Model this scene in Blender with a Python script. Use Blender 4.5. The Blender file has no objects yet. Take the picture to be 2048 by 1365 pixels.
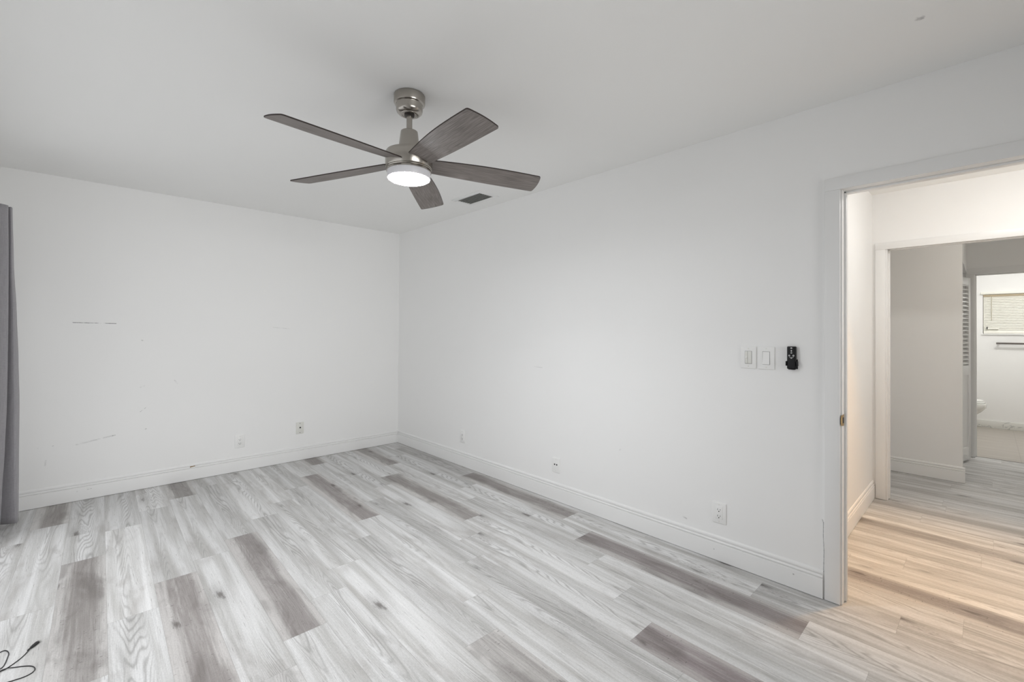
import bpy, bmesh, math, random
from mathutils import Vector, Matrix

random.seed(7)
SC = bpy.context.scene
COL = SC.collection

# ---------------------------------------------------------------- camera
cam_d = bpy.data.cameras.new('camera')
cam = bpy.data.objects.new('camera', cam_d)
COL.objects.link(cam)
YAW, PITCH, ROLL = 0.755971, 0.008654, 0.006182
cF = Vector((math.sin(YAW) * math.cos(PITCH), math.cos(YAW) * math.cos(PITCH), math.sin(PITCH)))
cR = Vector((math.cos(YAW), -math.sin(YAW), 0.0))
cU = cR.cross(cF)
cR2 = cR * math.cos(ROLL) + cU * math.sin(ROLL)
cU2 = cU * math.cos(ROLL) - cR * math.sin(ROLL)
M = Matrix((cR2, cU2, -cF)).transposed().to_4x4()
M.translation = Vector((-2.64249, -4.74164, 1.30580))
cam.matrix_world = M
cam_d.sensor_width = 36.0
cam_d.lens = 896.081 / 2048 * 36.0
cam_d.shift_y = -(682.5 - 655.422) / 2048
cam_d.clip_start = 0.02
SC.camera = cam

# ---------------------------------------------------------------- view
SC.view_settings.view_transform = 'Standard'
SC.view_settings.look = 'None'
SC.view_settings.gamma = 1.0
SC.view_settings.use_curve_mapping = False
SC.view_settings.exposure = -0.08
SC.cycles.use_denoising = True
SC.cycles.max_bounces = 14
SC.cycles.diffuse_bounces = 10
SC.cycles.sample_clamp_indirect = 6.0
SC.cycles.caustics_reflective = False
SC.cycles.caustics_refractive = False

# ---------------------------------------------------------------- world and lights
world = bpy.data.worlds.new('sky')
SC.world = world
world.use_nodes = True
bg = world.node_tree.nodes['Background']
bg.inputs[0].default_value = (0.78, 0.88, 1.0, 1)
bg.inputs[1].default_value = 0.08

FAN_LAMP = 146        # radiance of the fan's frosted lamp
FAN_SPREAD = 135.0
FAN_DOWN_W = 5.5       # the lamp's downward beam
DAY_W = 24.5             # daylight through the glazed door on the left wall
SKY_W = 23
REAR_FILL_W = 16
HALL_W = 54.0
HALL_SPOT_W = 125.0
PASSAGE_FILL_W = 25
BATH_W = 74.0


def area_light(name, loc, rot, sx, sy, power, color):
    d = bpy.data.lights.new(name, 'AREA')
    d.shape = 'RECTANGLE'
    d.size, d.size_y, d.energy, d.color = sx, sy, power, color
    o = bpy.data.objects.new(name, d)
    COL.objects.link(o)
    o.location, o.rotation_euler = loc, rot
    return o


# daylight: fills the glazed door opening in the left wall, just outside the glass
area_light('daylight', (-3.315, -2.05, 1.06), (0, math.radians(-90), 0), 1.96, 3.3, DAY_W, (0.98, 0.99, 1.0))
# open sky above the glazed door, falling steeply onto the floor beside it
sk = area_light('daylight_sky', (-3.62, -1.95, 2.55), (0, math.radians(-24), 0), 0.55, 3.2, SKY_W, (0.98, 0.99, 1.0))
sk.data.spread = math.radians(110)
# added fill light, just outside the pane of an added rear window
rb = area_light('rear_fill', (-1.55, -6.93, 1.45), (math.radians(90), 0, 0), 2.0, 1.15, REAR_FILL_W, (1.0, 0.995, 0.985))
rb.data.spread = math.radians(75)
# ---------------------------------------------------------------- node helpers


def new_mat(name):
    m = bpy.data.materials.new(name)
    m.use_nodes = True
    nt = m.node_tree
    return m, nt, nt.nodes['Principled BSDF']


def srgb(r, g, b):
    def f(c):
        c /= 255.0
        return c / 12.92 if c <= 0.04045 else ((c + 0.055) / 1.055) ** 2.4
    return (f(r), f(g), f(b), 1.0)


class NT:
    def __init__(self, nt):
        self.nt = nt

    def node(self, t, **kw):
        n = self.nt.nodes.new(t)
        for k, v in kw.items():
            setattr(n, k, v)
        return n

    def link(self, a, b):
        self.nt.links.new(a, b)

    def put(self, sock, v):
        if isinstance(v, bpy.types.NodeSocket):
            self.link(v, sock)
        else:
            sock.default_value = v

    def math(self, op, a, b=0.0, c=0.0, clamp=False):
        n = self.node('ShaderNodeMath', operation=op, use_clamp=clamp)
        self.put(n.inputs[0], a)
        self.put(n.inputs[1], b)
        self.put(n.inputs[2], c)
        return n.outputs[0]

    def mix(self, f, a, b):
        n = self.node('ShaderNodeMix', data_type='RGBA')
        self.put(n.inputs[0], f)
        self.put(n.inputs[6], a)
        self.put(n.inputs[7], b)
        return n.outputs[2]

    def mixf(self, f, a, b):
        n = self.node('ShaderNodeMix', data_type='FLOAT')
        self.put(n.inputs[0], f)
        self.put(n.inputs[2], a)
        self.put(n.inputs[3], b)
        return n.outputs[0]

    def xyz(self, x, y, z):
        n = self.node('ShaderNodeCombineXYZ')
        self.put(n.inputs[0], x)
        self.put(n.inputs[1], y)
        self.put(n.inputs[2], z)
        return n.outputs[0]

    def sep(self, v):
        n = self.node('ShaderNodeSeparateXYZ')
        self.link(v, n.inputs[0])
        return n.outputs

    def noise(self, vec, scale=1.0, detail=2.0, rough=0.5, dist=0.0):
        n = self.node('ShaderNodeTexNoise')
        self.link(vec, n.inputs['Vector'])
        n.inputs['Scale'].default_value = scale
        n.inputs['Detail'].default_value = detail
        n.inputs['Roughness'].default_value = rough
        n.inputs['Distortion'].default_value = dist
        return n.outputs[0]

    def smooth(self, v, a, b, lo=0.0, hi=1.0):
        n = self.node('ShaderNodeMapRange', interpolation_type='SMOOTHSTEP')
        self.put(n.inputs[0], v)
        n.inputs[1].default_value = a
        n.inputs[2].default_value = b
        n.inputs[3].default_value = lo
        n.inputs[4].default_value = hi
        return n.outputs[0]

    def bump(self, h, strength, dist, bsdf):
        n = self.node('ShaderNodeBump')
        self.link(h, n.inputs['Height'])
        n.inputs['Strength'].default_value = strength
        n.inputs['Distance'].default_value = dist
        self.link(n.outputs[0], bsdf.inputs['Normal'])


def simple(name, col, rough=0.5, metal=0.0, spec=0.5, noise=0.0):
    m, nt, b = new_mat(name)
    T = NT(nt)
    b.inputs['Roughness'].default_value = rough
    b.inputs['Metallic'].default_value = metal
    b.inputs['Specular IOR Level'].default_value = spec
    if noise > 0:
        tc = T.node('ShaderNodeTexCoord')
        n = T.noise(tc.outputs['Object'], 30, 3)
        dk = tuple(c * (1 - noise) for c in col[:3]) + (1,)
        T.link(T.mix(n, dk, col), b.inputs['Base Color'])
    else:
        b.inputs['Base Color'].default_value = col
    return m


def paint(name, col, rough=0.55, marks=(), axis=0, spec=0.35, axis2=2):
    """Wall paint with a faint roller texture; marks are scuffs of the real wall:
    (h0, z0, h1, z1, half thickness, darkness, brown) with h the horizontal coordinate."""
    m, nt, b = new_mat(name)
    T = NT(nt)
    geo = T.node('ShaderNodeNewGeometry')
    pos = geo.outputs['Position']
    n = T.noise(pos, 2.2, 3)
    dk = tuple(c * 0.985 for c in col[:3]) + (1,)
    out = T.mix(n, dk, col)
    if marks:
        s = T.sep(pos)
        h, z = s[axis], s[axis2]
        brk = T.noise(pos, 90, 2)
        brk2 = T.noise(pos, 22, 2)
        for (h0, z0, h1, z1, th, dk_, brown) in marks:
            dh, dz = h1 - h0, z1 - z0
            L2 = max(dh * dh + dz * dz, 1e-9)
            a = T.math('SUBTRACT', h, h0)
            c = T.math('SUBTRACT', z, z0)
            t = T.math('ADD', T.math('MULTIPLY', a, dh / L2), T.math('MULTIPLY', c, dz / L2), clamp=True)
            ex = T.math('SUBTRACT', a, T.math('MULTIPLY', t, dh))
            ez = T.math('SUBTRACT', c, T.math('MULTIPLY', t, dz))
            d = T.math('SQRT', T.math('ADD', T.math('MULTIPLY', ex, ex), T.math('MULTIPLY', ez, ez)))
            d = T.math('ADD', d, T.math('MULTIPLY', T.math('SUBTRACT', brk, 0.5), th * 1.2))
            k = T.smooth(d, th * 0.3, th, dk_, 0.0)
            if brown != 2:
                k = T.math('MULTIPLY', k, T.smooth(brk2, 0.35, 0.55))
            out = T.mix(k, out, srgb(150, 125, 85) if brown == 1 else srgb(70, 70, 72))
    T.link(out, b.inputs['Base Color'])
    b.inputs['Roughness'].default_value = rough
    b.inputs['Specular IOR Level'].default_value = spec
    T.bump(T.noise(pos, 260, 2), 0.05, 0.002, b)
    return m


WALL_C = (0.87, 0.87, 0.865, 1)
back_marks = [(-2.735, 1.352, -2.490, 1.348, 0.0035, 0.75, 0), (-2.262, 1.215, -2.245, 1.208, 0.006, 0.9, 0),
              (-2.330, 1.214, -2.324, 1.212, 0.006, 0.3, 0), (-2.705, 0.425, -2.500, 0.462, 0.007, 0.20, 0),
              (-2.50, 0.462, -2.487, 0.464, 0.005, 0.45, 0), (-2.335, 0.63, -2.300, 0.66, 0.003, 0.35, 0),
              (-2.30, 0.485, -2.296, 0.487, 0.006, 0.3, 0), (-2.335, 0.83, -2.31, 0.84, 0.006, 0.18, 0),
              (-2.11, 0.87, -2.09, 0.84, 0.006, 0.2, 0), (-2.83, 0.435, -2.825, 0.437, 0.006, 0.35, 0), (-2.91, 0.43, -2.905, 0.432, 0.004, 0.22, 0), (-2.87, 0.30, -2.865, 0.335, 0.007, 0.15, 0),
              (-1.35, 1.33, -1.20, 1.318, 0.003, 0.22, 0)]
right_marks = [(-4.1865, 0.13, -4.1885, 0.235, 0.0024, 0.6, 2), (-4.1885, 0.235, -4.1855, 0.30, 0.0026, 0.5, 2), (-4.1855, 0.30, -4.1860, 0.372, 0.0022, 0.6, 2), (-4.1860, 0.372, -4.181, 0.385, 0.003, 0.35, 2), (-2.2, 1.02, -2.33, 1.015, 0.003, 0.25, 0),
               (-3.02, 0.50, -3.025, 0.505, 0.006, 0.35, 0), (-3.47, 0.183, -3.49, 0.178, 0.006, 0.3, 0)]
M_WALL = paint('wall_paint', WALL_C)
M_WALL_BACK = paint('wall_paint_scuffed', WALL_C, marks=back_marks, axis=0)
M_WALL_RIGHT = paint('wall_paint_cracked', WALL_C, marks=right_marks, axis=1)
M_CEIL = paint('ceiling_paint', (0.87, 0.87, 0.86, 1), rough=0.8, axis2=1,
               marks=[(-0.487, -4.578, -0.479, -4.578, 0.015, 0.45, 0)])
M_TRIM = paint('trim_paint', (0.82, 0.82, 0.815, 1), rough=0.35)
M_BASE_BACK = paint('baseboard_paint_chipped', (0.82, 0.82, 0.815, 1), rough=0.35, axis=0,
                    marks=[(-1.995, 0.114, -1.965, 0.117, 0.006, 0.95, 1), (-2.64, 0.075, -2.62, 0.077, 0.004, 0.5, 0),
                           (-2.70, 0.072, -2.695, 0.072, 0.004, 0.3, 0)])
M_BASE_RIGHT = paint('baseboard_paint_nailed', (0.82, 0.82, 0.815, 1), rough=0.35, axis=1,
                     marks=[(-4.06, 0.075, -4.061, 0.075, 0.005, 0.7, 0), (-3.66, 0.06, -3.661, 0.06, 0.004, 0.5, 0)])
M_PLATE = simple('white_plastic', (0.84, 0.84, 0.83, 1), 0.35)
M_PLATE2 = simple('warm_white_plastic', (0.74, 0.74, 0.70, 1), 0.35)
M_DARKSLOT = simple('dark_slot', (0.03, 0.03, 0.03, 1), 0.6)
M_GREYSLOT = simple('grey_recess', (0.25, 0.25, 0.25, 1), 0.6)
M_BLACK = simple('black_plastic', (0.004, 0.004, 0.005, 1), 0.42, 0.0, 0.3)
M_PRINT = simple('white_print', (0.75, 0.75, 0.75, 1), 0.5)
M_SCREW = simple('screw_metal', (0.55, 0.55, 0.53, 1), 0.35, 1.0)
M_NICKEL = simple('brushed_nickel', (0.42, 0.395, 0.36, 1), 0.24, 1.0, noise=0.06)
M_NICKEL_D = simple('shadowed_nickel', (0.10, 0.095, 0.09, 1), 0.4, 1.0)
M_BRASS = simple('brass', (0.62, 0.42, 0.18, 1), 0.3, 1.0)
M_SILVER = simple('plug_steel', (0.80, 0.80, 0.78, 1), 0.25, 1.0)
M_RUBBER = simple('black_rubber', (0.010, 0.010, 0.011, 1), 0.42)
M_DUCT_SHADE = simple('duct_shade', (0.26, 0.26, 0.25, 1), 0.7)  # grey standing for the shade inside the vent duct
M_PORC = simple('white_porcelain', (0.82, 0.82, 0.80, 1), 0.12, 0, 0.6)
M_BLIND = simple('cream_slats', srgb(244, 243, 235), 0.5)
M_BLIND_CORD = simple('blind_cord', srgb(200, 196, 180), 0.6)
M_TOWEL = simple('towel_bar_metal', (0.20, 0.18, 0.17, 1), 0.32, 1.0)
M_ALU = simple('white_frame', (0.80, 0.80, 0.80, 1), 0.4)

m, nt, b = new_mat('window_glass')
T = NT(nt)
tr = T.node('ShaderNodeBsdfTransparent')
gl = T.node('ShaderNodeBsdfGlossy')
gl.inputs['Roughness'].default_value = 0.0
lw = T.node('ShaderNodeLayerWeight')
lw.inputs['Blend'].default_value = 0.5
fr = T.math('ADD', T.math('MULTIPLY', T.math('POWER', lw.outputs['Facing'], 5.0), 0.5), 0.03)
mx = T.node('ShaderNodeMixShader')
T.link(fr, mx.inputs[0]); T.link(tr.outputs[0], mx.inputs[1]); T.link(gl.outputs[0], mx.inputs[2])
T.link(mx.outputs[0], nt.nodes['Material Output'].inputs[0])
M_GLASS = m

m, nt, b = new_mat('lamp_diffuser')
b.inputs['Base Color'].default_value = (0.9, 0.9, 0.9, 1)
b.inputs['Emission Color'].default_value = (0.965, 0.98, 1.0, 1)
b.inputs['Emission Strength'].default_value = FAN_LAMP
M_LAMP = m

m, nt, b = new_mat('lamp_frosted_side')
b.inputs['Base Color'].default_value = (0.50, 0.50, 0.53, 1)
b.inputs['Roughness'].default_value = 0.35
b.inputs['Emission Color'].default_value = (1.0, 0.99, 0.98, 1)
b.inputs['Emission Strength'].default_value = 0.12
M_LAMP_SIDE = m


def lamp_mat(name, col, s):
    m, nt, b = new_mat(name)
    b.inputs['Base Color'].default_value = (0.9, 0.9, 0.9, 1)
    b.inputs['Emission Color'].default_value = col
    b.inputs['Emission Strength'].default_value = s
    return m


# marble skirting of the bathroom
m, nt, b = new_mat('white_marble')
T = NT(nt)
pos = T.node('ShaderNodeNewGeometry').outputs['Position']
n = T.noise(pos, 3.0, 4, 0.6, 1.4)
vein = T.smooth(T.math('ABSOLUTE', T.math('SUBTRACT', n, 0.5)), 0.0, 0.03, 0.55, 0.0)
T.link(T.mix(vein, (0.74, 0.74, 0.71, 1), (0.30, 0.31, 0.31, 1)), b.inputs['Base Color'])
b.inputs['Roughness'].default_value = 0.2
M_MARBLE = m

# bathroom floor tile
m, nt, b = new_mat('bathroom_tile')
T = NT(nt)
pos = T.node('ShaderNodeNewGeometry').outputs['Position']
s = T.sep(pos)
n = T.noise(T.xyz(T.math('MULTIPLY', s[0], 14.0), T.math('MULTIPLY', s[1], 2.2), 0.0), 1.0, 4)
c = T.mix(n, srgb(152, 145, 137), srgb(184, 178, 170))
gy = T.math('ABSOLUTE', T.math('SUBTRACT', T.math('FRACT', T.math('MULTIPLY', T.math('ADD', s[1], 4.98), 1.0 / 0.6)), 0.5))
gx = T.math('ABSOLUTE', T.math('SUBTRACT', T.math('FRACT', T.math('MULTIPLY', T.math('SUBTRACT', s[0], 4.9), 1.0 / 1.2)), 0.5))
g = T.math('MAXIMUM', T.smooth(gy, 0.494, 0.497), T.smooth(gx, 0.4965, 0.4985))
T.link(T.mix(T.math('MULTIPLY', g, 0.35), c, srgb(120, 114, 106)), b.inputs['Base Color'])
b.inputs['Roughness'].default_value = 0.35
M_TILE = m

# curtain cloth
m, nt, b = new_mat('grey_woven_cloth')
T = NT(nt)
pos = T.node('ShaderNodeNewGeometry').outputs['Position']
s = T.sep(pos)
w = T.noise(T.xyz(T.math('MULTIPLY', s[0], 60.0), T.math('MULTIPLY', s[1], 60.0), T.math('MULTIPLY', s[2], 500.0)), 1.0, 2)
w2 = T.noise(T.xyz(T.math('MULTIPLY', s[0], 300.0), T.math('MULTIPLY', s[1], 300.0), T.math('MULTIPLY', s[2], 12.0)), 1.0, 2)
ww = T.math('MULTIPLY', T.math('ADD', w, w2), 0.5)
T.link(T.mix(T.smooth(ww, 0.3, 0.7), srgb(146, 144, 148), srgb(163, 161, 165)), b.inputs['Base Color'])
b.inputs['Roughness'].default_value = 0.85
b.inputs['Sheen Weight'].default_value = 0.2
T.bump(ww, 0.15, 0.002, b)
M_CURTAIN = m

# fan blade wood: grain runs along local X
m, nt, b = new_mat('weathered_grey_wood')
T = NT(nt)
oc = T.node('ShaderNodeTexCoord').outputs['Object']
s = T.sep(oc)
g1 = T.noise(T.xyz(T.math('MULTIPLY', s[0], 9.0), T.math('MULTIPLY', s[1], 330.0), 0.0), 1.0, 3, 0.55)
g2 = T.noise(T.xyz(T.math('MULTIPLY', s[0], 1.5), T.math('MULTIPLY', s[1], 14.0), 3.0), 1.0, 1.5, 0.5, 0.3)
rg = T.math('SINE', T.math('MULTIPLY', g2, 95.0))
rg = T.math('POWER', T.math('ADD', T.math('MULTIPLY', rg, 0.5), 0.5), 3.0)
c = T.mix(T.smooth(g1, 0.3, 0.7), srgb(104, 97, 93), srgb(140, 133, 129))
c = T.mix(T.math('MULTIPLY', rg, 0.22), c, srgb(74, 66, 62))
T.link(c, b.inputs['Base Color'])
b.inputs['Roughness'].default_value = 0.55
M_BLADE = m
M_BLADE_EDGE = simple('blade_dark_edge', srgb(44, 34, 30), 0.6)

LIGHT_A, LIGHT_B = srgb(212, 212, 212), srgb(180, 179, 177)
# floor planks ---------------------------------------------------------
m, nt, b = new_mat('grey_oak_vinyl_plank')
T = NT(nt)
uv = T.node('ShaderNodeUVMap', uv_map='plank_uv').outputs[0]
su = T.sep(uv)
att = T.node('ShaderNodeAttribute', attribute_name='tone')
sa = T.sep(att.outputs['Vector'])
DK, R1, TINT = sa[0], sa[1], sa[2]
# TINT: purple-brown cast of some printed planks; alpha: brightness offset
AL = att.outputs['Alpha']
L, A = su[0], su[1]                      # metres along and across the plank
Lo = T.math('ADD', L, T.math('MULTIPLY', R1, 53.0))
Ao = T.math('ADD', A, T.math('MULTIPLY', R1, 17.0))


def pv(sl, sa_, z):
    return T.xyz(T.math('MULTIPLY', Lo, sl), T.math('MULTIPLY', Ao, sa_), z)


# knots
vo = T.node('ShaderNodeTexVoronoi', feature='F1', voronoi_dimensions='2D')
T.link(pv(1.9, 5.2, 0.0), vo.inputs['Vector'])
vo.inputs['Scale'].default_value = 1.0
vo.inputs['Randomness'].default_value = 1.0
wob = T.math('MULTIPLY', T.math('SUBTRACT', T.noise(pv(9, 60, 0.7), 1.0, 3, 0.65), 0.5), 0.30)
kd = T.math('ADD', vo.outputs['Distance'], wob)
kr = T.sep(vo.outputs['Color'])[0]
kon = T.smooth(kr, 0.62, 0.66)
halo = T.math('MULTIPLY', T.smooth(kd, 0.0, 0.36, 1.0, 0.0), kon)
core = T.math('MULTIPLY', T.smooth(kd, 0.0, 0.11, 1.0, 0.0), kon)
# growth rings: thin contour lines of stretched noise, bent round the knots, mostly down the middle of a plank
n2 = T.noise(pv(0.55, 6.5, 1.3), 1.0, 1.6, 0.5, 0.2)
fld = T.math('ADD', n2, T.math('MULTIPLY', halo, 0.16))
fld = T.math('ADD', fld, T.math('MULTIPLY', T.math('SUBTRACT', T.noise(pv(10, 60, 3.3), 1.0, 2), 0.5), 0.012))
ring = T.math('SINE', T.math('MULTIPLY', fld, 260.0))
ring = T.math('POWER', T.math('ADD', T.math('MULTIPLY', ring, 0.5), 0.5), 3.0)
mid = T.smooth(T.math('ABSOLUTE', T.math('SUBTRACT', A, 0.09)), 0.03, 0.075, 1.0, 0.12)
rmask = T.math('MULTIPLY', T.smooth(T.noise(pv(0.8, 6.0, 4.1), 1.0, 1.0), 0.36, 0.54), mid)
rmask = T.math('MAXIMUM', rmask, T.math('MULTIPLY', halo, 0.7))
ring = T.math('MULTIPLY', ring, rmask)
# broad streaks and fine grain
broad = T.noise(pv(0.8, 16.0, 2.0), 1.0, 3, 0.55, 0.4)
grain = T.noise(pv(7.0, 330.0, 0.0), 1.0, 3, 0.6)
streak = T.noise(pv(2.2, 75.0, 6.0), 1.0, 3, 0.6)
mott = T.noise(pv(95.0, 210.0, 0.0), 1.0, 2, 0.65)
patch = T.noise(pv(2.4, 6.5, 9.0), 1.0, 3, 0.6, 0.5)
# checks: short dark cracks along the plank
vs = T.node('ShaderNodeTexVoronoi', feature='F1', voronoi_dimensions='2D')
T.link(pv(1.15, 30.0, 5.0), vs.inputs['Vector'])
vs.inputs['Randomness'].default_value = 1.0
sr = T.sep(vs.outputs['Color'])[1]
chk = T.math('MULTIPLY', T.smooth(T.math('ADD', vs.outputs['Distance'], T.math('MULTIPLY', wob, 0.5)), 0.03, 0.17, 1.0, 0.0), T.smooth(sr, 0.76, 0.79))
chk = T.math('MULTIPLY', chk, T.smooth(streak, 0.36, 0.56))
# cross cracks on the dark planks
vx = T.node('ShaderNodeTexVoronoi', feature='F1', voronoi_dimensions='2D')
T.link(pv(17.0, 4.2, 8.0), vx.inputs['Vector'])
vx.inputs['Randomness'].default_value = 1.0
xr = T.sep(vx.outputs['Color'])[2]
crk = T.math('MULTIPLY', T.smooth(T.math('ADD', vx.outputs['Distance'], T.math('MULTIPLY', wob, 1.5)), 0.02, 0.15, 1.0, 0.0), T.smooth(xr, 0.84, 0.87))

light = T.mix(T.smooth(broad, 0.34, 0.68), LIGHT_A, LIGHT_B)
light = T.mix(T.math('MULTIPLY', T.smooth(patch, 0.52, 0.72), 0.45), light, srgb(158, 154, 151))
light = T.mix(T.math('MULTIPLY', ring, 0.44), light, srgb(112, 109, 107))
light = T.mix(T.math('MULTIPLY', halo, 0.26), light, srgb(136, 133, 131))
dn = T.math('MULTIPLY', T.math('SUBTRACT', T.noise(pv(1.6, 7.0, 7.0), 1.0, 4, 0.6, 0.6), 0.5), 2.2)
dmask = T.math('ADD', T.smooth(T.math('ABSOLUTE', T.math('SUBTRACT', A, 0.098)), 0.035, 0.085), dn)
dmask = T.math('ADD', dmask, T.math('MULTIPLY', T.math('SUBTRACT', streak, 0.5), 1.3))
dmask = T.smooth(dmask, -0.25, 1.05)
dark = T.mix(dmask, srgb(143, 139, 136), srgb(191, 189, 187))
dark = T.mix(TINT, dark, T.mix(dmask, srgb(138, 129, 130), srgb(176, 171, 170)))
dark = T.mix(T.math('MULTIPLY', T.smooth(patch, 0.5, 0.68), 0.45), dark, srgb(98, 92, 89))
dark = T.mix(T.math('MULTIPLY', ring, 0.22), dark, srgb(96, 90, 87))
dark = T.mix(T.math('MULTIPLY', crk, 0.75), dark, srgb(74, 68, 66))
c = T.mix(DK, light, dark)
c = T.mix(T.math('MULTIPLY', chk, 0.62), c, srgb(92, 86, 83))
c = T.mix(T.math('MULTIPLY', core, 0.72), c, srgb(80, 74, 71))
fine = T.math('ADD', T.math('MULTIPLY', T.math('SUBTRACT', grain, 0.5), 0.40), T.math('MULTIPLY', T.math('SUBTRACT', mott, 0.5), 0.42))
fine = T.math('ADD', fine, T.math('MULTIPLY', T.math('SUBTRACT', streak, 0.5), 0.26))
val = T.math('ADD', T.math('ADD', 1.0, fine), T.math('MULTIPLY', T.math('SUBTRACT', AL, 0.5), 0.34))
hsv = T.node('ShaderNodeHueSaturation')
T.link(c, hsv.inputs['Color'])
T.link(val, hsv.inputs['Value'])
# micro-bevel joints, from distance to the plank edge
eA = T.math('MINIMUM', A, T.math('SUBTRACT', 0.1806, A))
eL = T.math('MINIMUM', L, T.math('SUBTRACT', 1.222, L))
seam = T.math('MAXIMUM', T.smooth(eA, 0.0004, 0.0016, 1.0, 0.0), T.smooth(eL, 0.0004, 0.0016, 1.0, 0.0))
T.link(T.mix(T.math('MULTIPLY', seam, 0.26), hsv.outputs[0], srgb(95, 92, 90)), b.inputs['Base Color'])
b.inputs['Roughness'].default_value = 0.48
b.inputs['Specular IOR Level'].default_value = 0.35
T.bump(T.math('SUBTRACT', T.math('MULTIPLY', grain, 0.3), seam), 0.12, 0.002, b)
M_PLANK = m

# ---------------------------------------------------------------- mesh helpers


class MB:
    """Collects shapes into one mesh."""

    def __init__(self):
        self.bm = bmesh.new()
        self.slot = 0

    def _fin(self, verts):
        fs = set()
        for v in verts:
            for f in v.link_faces:
                fs.add(f)
        for f in fs:
            f.material_index = self.slot

    def box(self, x0, x1, y0, y1, z0, z1, bevel=0.0, seg=2, mat=None):
        x0, x1 = min(x0, x1), max(x0, x1)
        y0, y1 = min(y0, y1), max(y0, y1)
        z0, z1 = min(z0, z1), max(z0, z1)
        t = bmesh.new()
        bmesh.ops.create_cube(t, size=1.0)
        for v in t.verts:
            v.co = Vector(((x0 + x1) / 2 + v.co.x * (x1 - x0), (y0 + y1) / 2 + v.co.y * (y1 - y0), (z0 + z1) / 2 + v.co.z * (z1 - z0)))
        if bevel > 0:
            bmesh.ops.bevel(t, geom=t.edges[:], offset=bevel, segments=seg, profile=0.5, affect='EDGES')
        self.merge(t, mat)

    def merge(self, t, mat=None):
        mp = {}
        for v in t.verts:
            co = v.co if mat is None else mat @ v.co
            mp[v] = self.bm.verts.new(co)
        for f in t.faces:
            try:
                nf = self.bm.faces.new([mp[v] for v in f.verts])
                nf.material_index = self.slot
                nf.smooth = f.smooth
            except ValueError:
                pass
        t.free()

    def lathe(self, prof, seg=48, center=(0, 0), mat=None, caps=True):
        """prof: list of (radius, z) going down or up."""
        t = bmesh.new()
        rings = []
        for r, z in prof:
            rings.append([t.verts.new((center[0] + r * math.cos(2 * math.pi * i / seg), center[1] + r * math.sin(2 * math.pi * i / seg), z)) for i in range(seg)])
        for a, b_ in zip(rings, rings[1:]):
            for i in range(seg):
                f = t.faces.new((a[i], a[(i + 1) % seg], b_[(i + 1) % seg], b_[i]))
                f.smooth = True
        if caps:
            t.faces.new(rings[0])
            t.faces.new(rings[-1][::-1])
        bmesh.ops.recalc_face_normals(t, faces=t.faces[:])
        self.merge(t, mat)

    def prism(self, poly, axis, a, b_, mat=None):
        """poly in the two other axes (in order), extruded along axis from a to b."""
        t = bmesh.new()

        def P(p, h):
            if axis == 0:
                return (h, p[0], p[1])
            if axis == 1:
                return (p[0], h, p[1])
            return (p[0], p[1], h)
        A_ = [t.verts.new(P(p, a)) for p in poly]
        B_ = [t.verts.new(P(p, b_)) for p in poly]
        n = len(poly)
        for i in range(n):
            t.faces.new((A_[i], A_[(i + 1) % n], B_[(i + 1) % n], B_[i]))
        t.faces.new(A_[::-1])
        t.faces.new(B_)
        bmesh.ops.recalc_face_normals(t, faces=t.faces[:])
        self.merge(t, mat)

    def tube(self, pts, r, seg=10):
        pts = [Vector(p) for p in pts]
        t = bmesh.new()
        rings = []
        up = Vector((0, 0, 1))
        for i, p in enumerate(pts):
            d = (pts[min(i + 1, len(pts) - 1)] - pts[max(i - 1, 0)]).normalized()
            if abs(d.dot(up)) > 0.95:
                up2 = Vector((1, 0, 0))
            else:
                up2 = up
            s_ = d.cross(up2).normalized()
            u_ = s_.cross(d).normalized()
            rr = r[i] if isinstance(r, (list, tuple)) else r
            rings.append([t.verts.new(p + (s_ * math.cos(2 * math.pi * k / seg) + u_ * math.sin(2 * math.pi * k / seg)) * rr) for k in range(seg)])
        for a, b_ in zip(rings, rings[1:]):
            for k in range(seg):
                f = t.faces.new((a[k], a[(k + 1) % seg], b_[(k + 1) % seg], b_[k]))
                f.smooth = True
        t.faces.new(rings[0][::-1])
        t.faces.new(rings[-1])
        bmesh.ops.recalc_face_normals(t, faces=t.faces[:])
        self.merge(t)

    def build(self, name, mats, parent=None, label=None, kind=None, loc=None):
        me = bpy.data.meshes.new(name)
        if loc is not None:                      # set the origin at loc, geometry stays
            for v in self.bm.verts:
                v.co -= Vector(loc)
        self.bm.normal_update()
        self.bm.to_mesh(me)
        self.bm.free()
        if not isinstance(mats, (list, tuple)):
            mats = [mats]
        for m_ in mats:
            me.materials.append(m_)
        me.set_sharp_from_angle(angle=math.radians(32))
        o = bpy.data.objects.new(name, me)
        COL.objects.link(o)
        if loc is not None:
            o.location = loc
        if parent is not None:
            o.parent = parent
        if label:
            o['label'] = label
        if kind:
            o['kind'] = kind
        return o


def tag(o, label, cat, group=None):
    o['label'] = label
    o['category'] = cat
    if group:
        o['group'] = group
    return o


def thing(name, label, cat, loc=(0, 0, 0), rz=0.0, group=None):
    o = bpy.data.objects.new(name, None)
    o.empty_display_size = 0.05
    COL.objects.link(o)
    o.location = loc
    o.rotation_euler = (0, 0, rz)
    return tag(o, label, cat, group)


def struct(name, mb, mat, label, parent=None):
    return mb.build(name, mat, parent, label=label, kind='structure' if parent is None else None)


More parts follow.
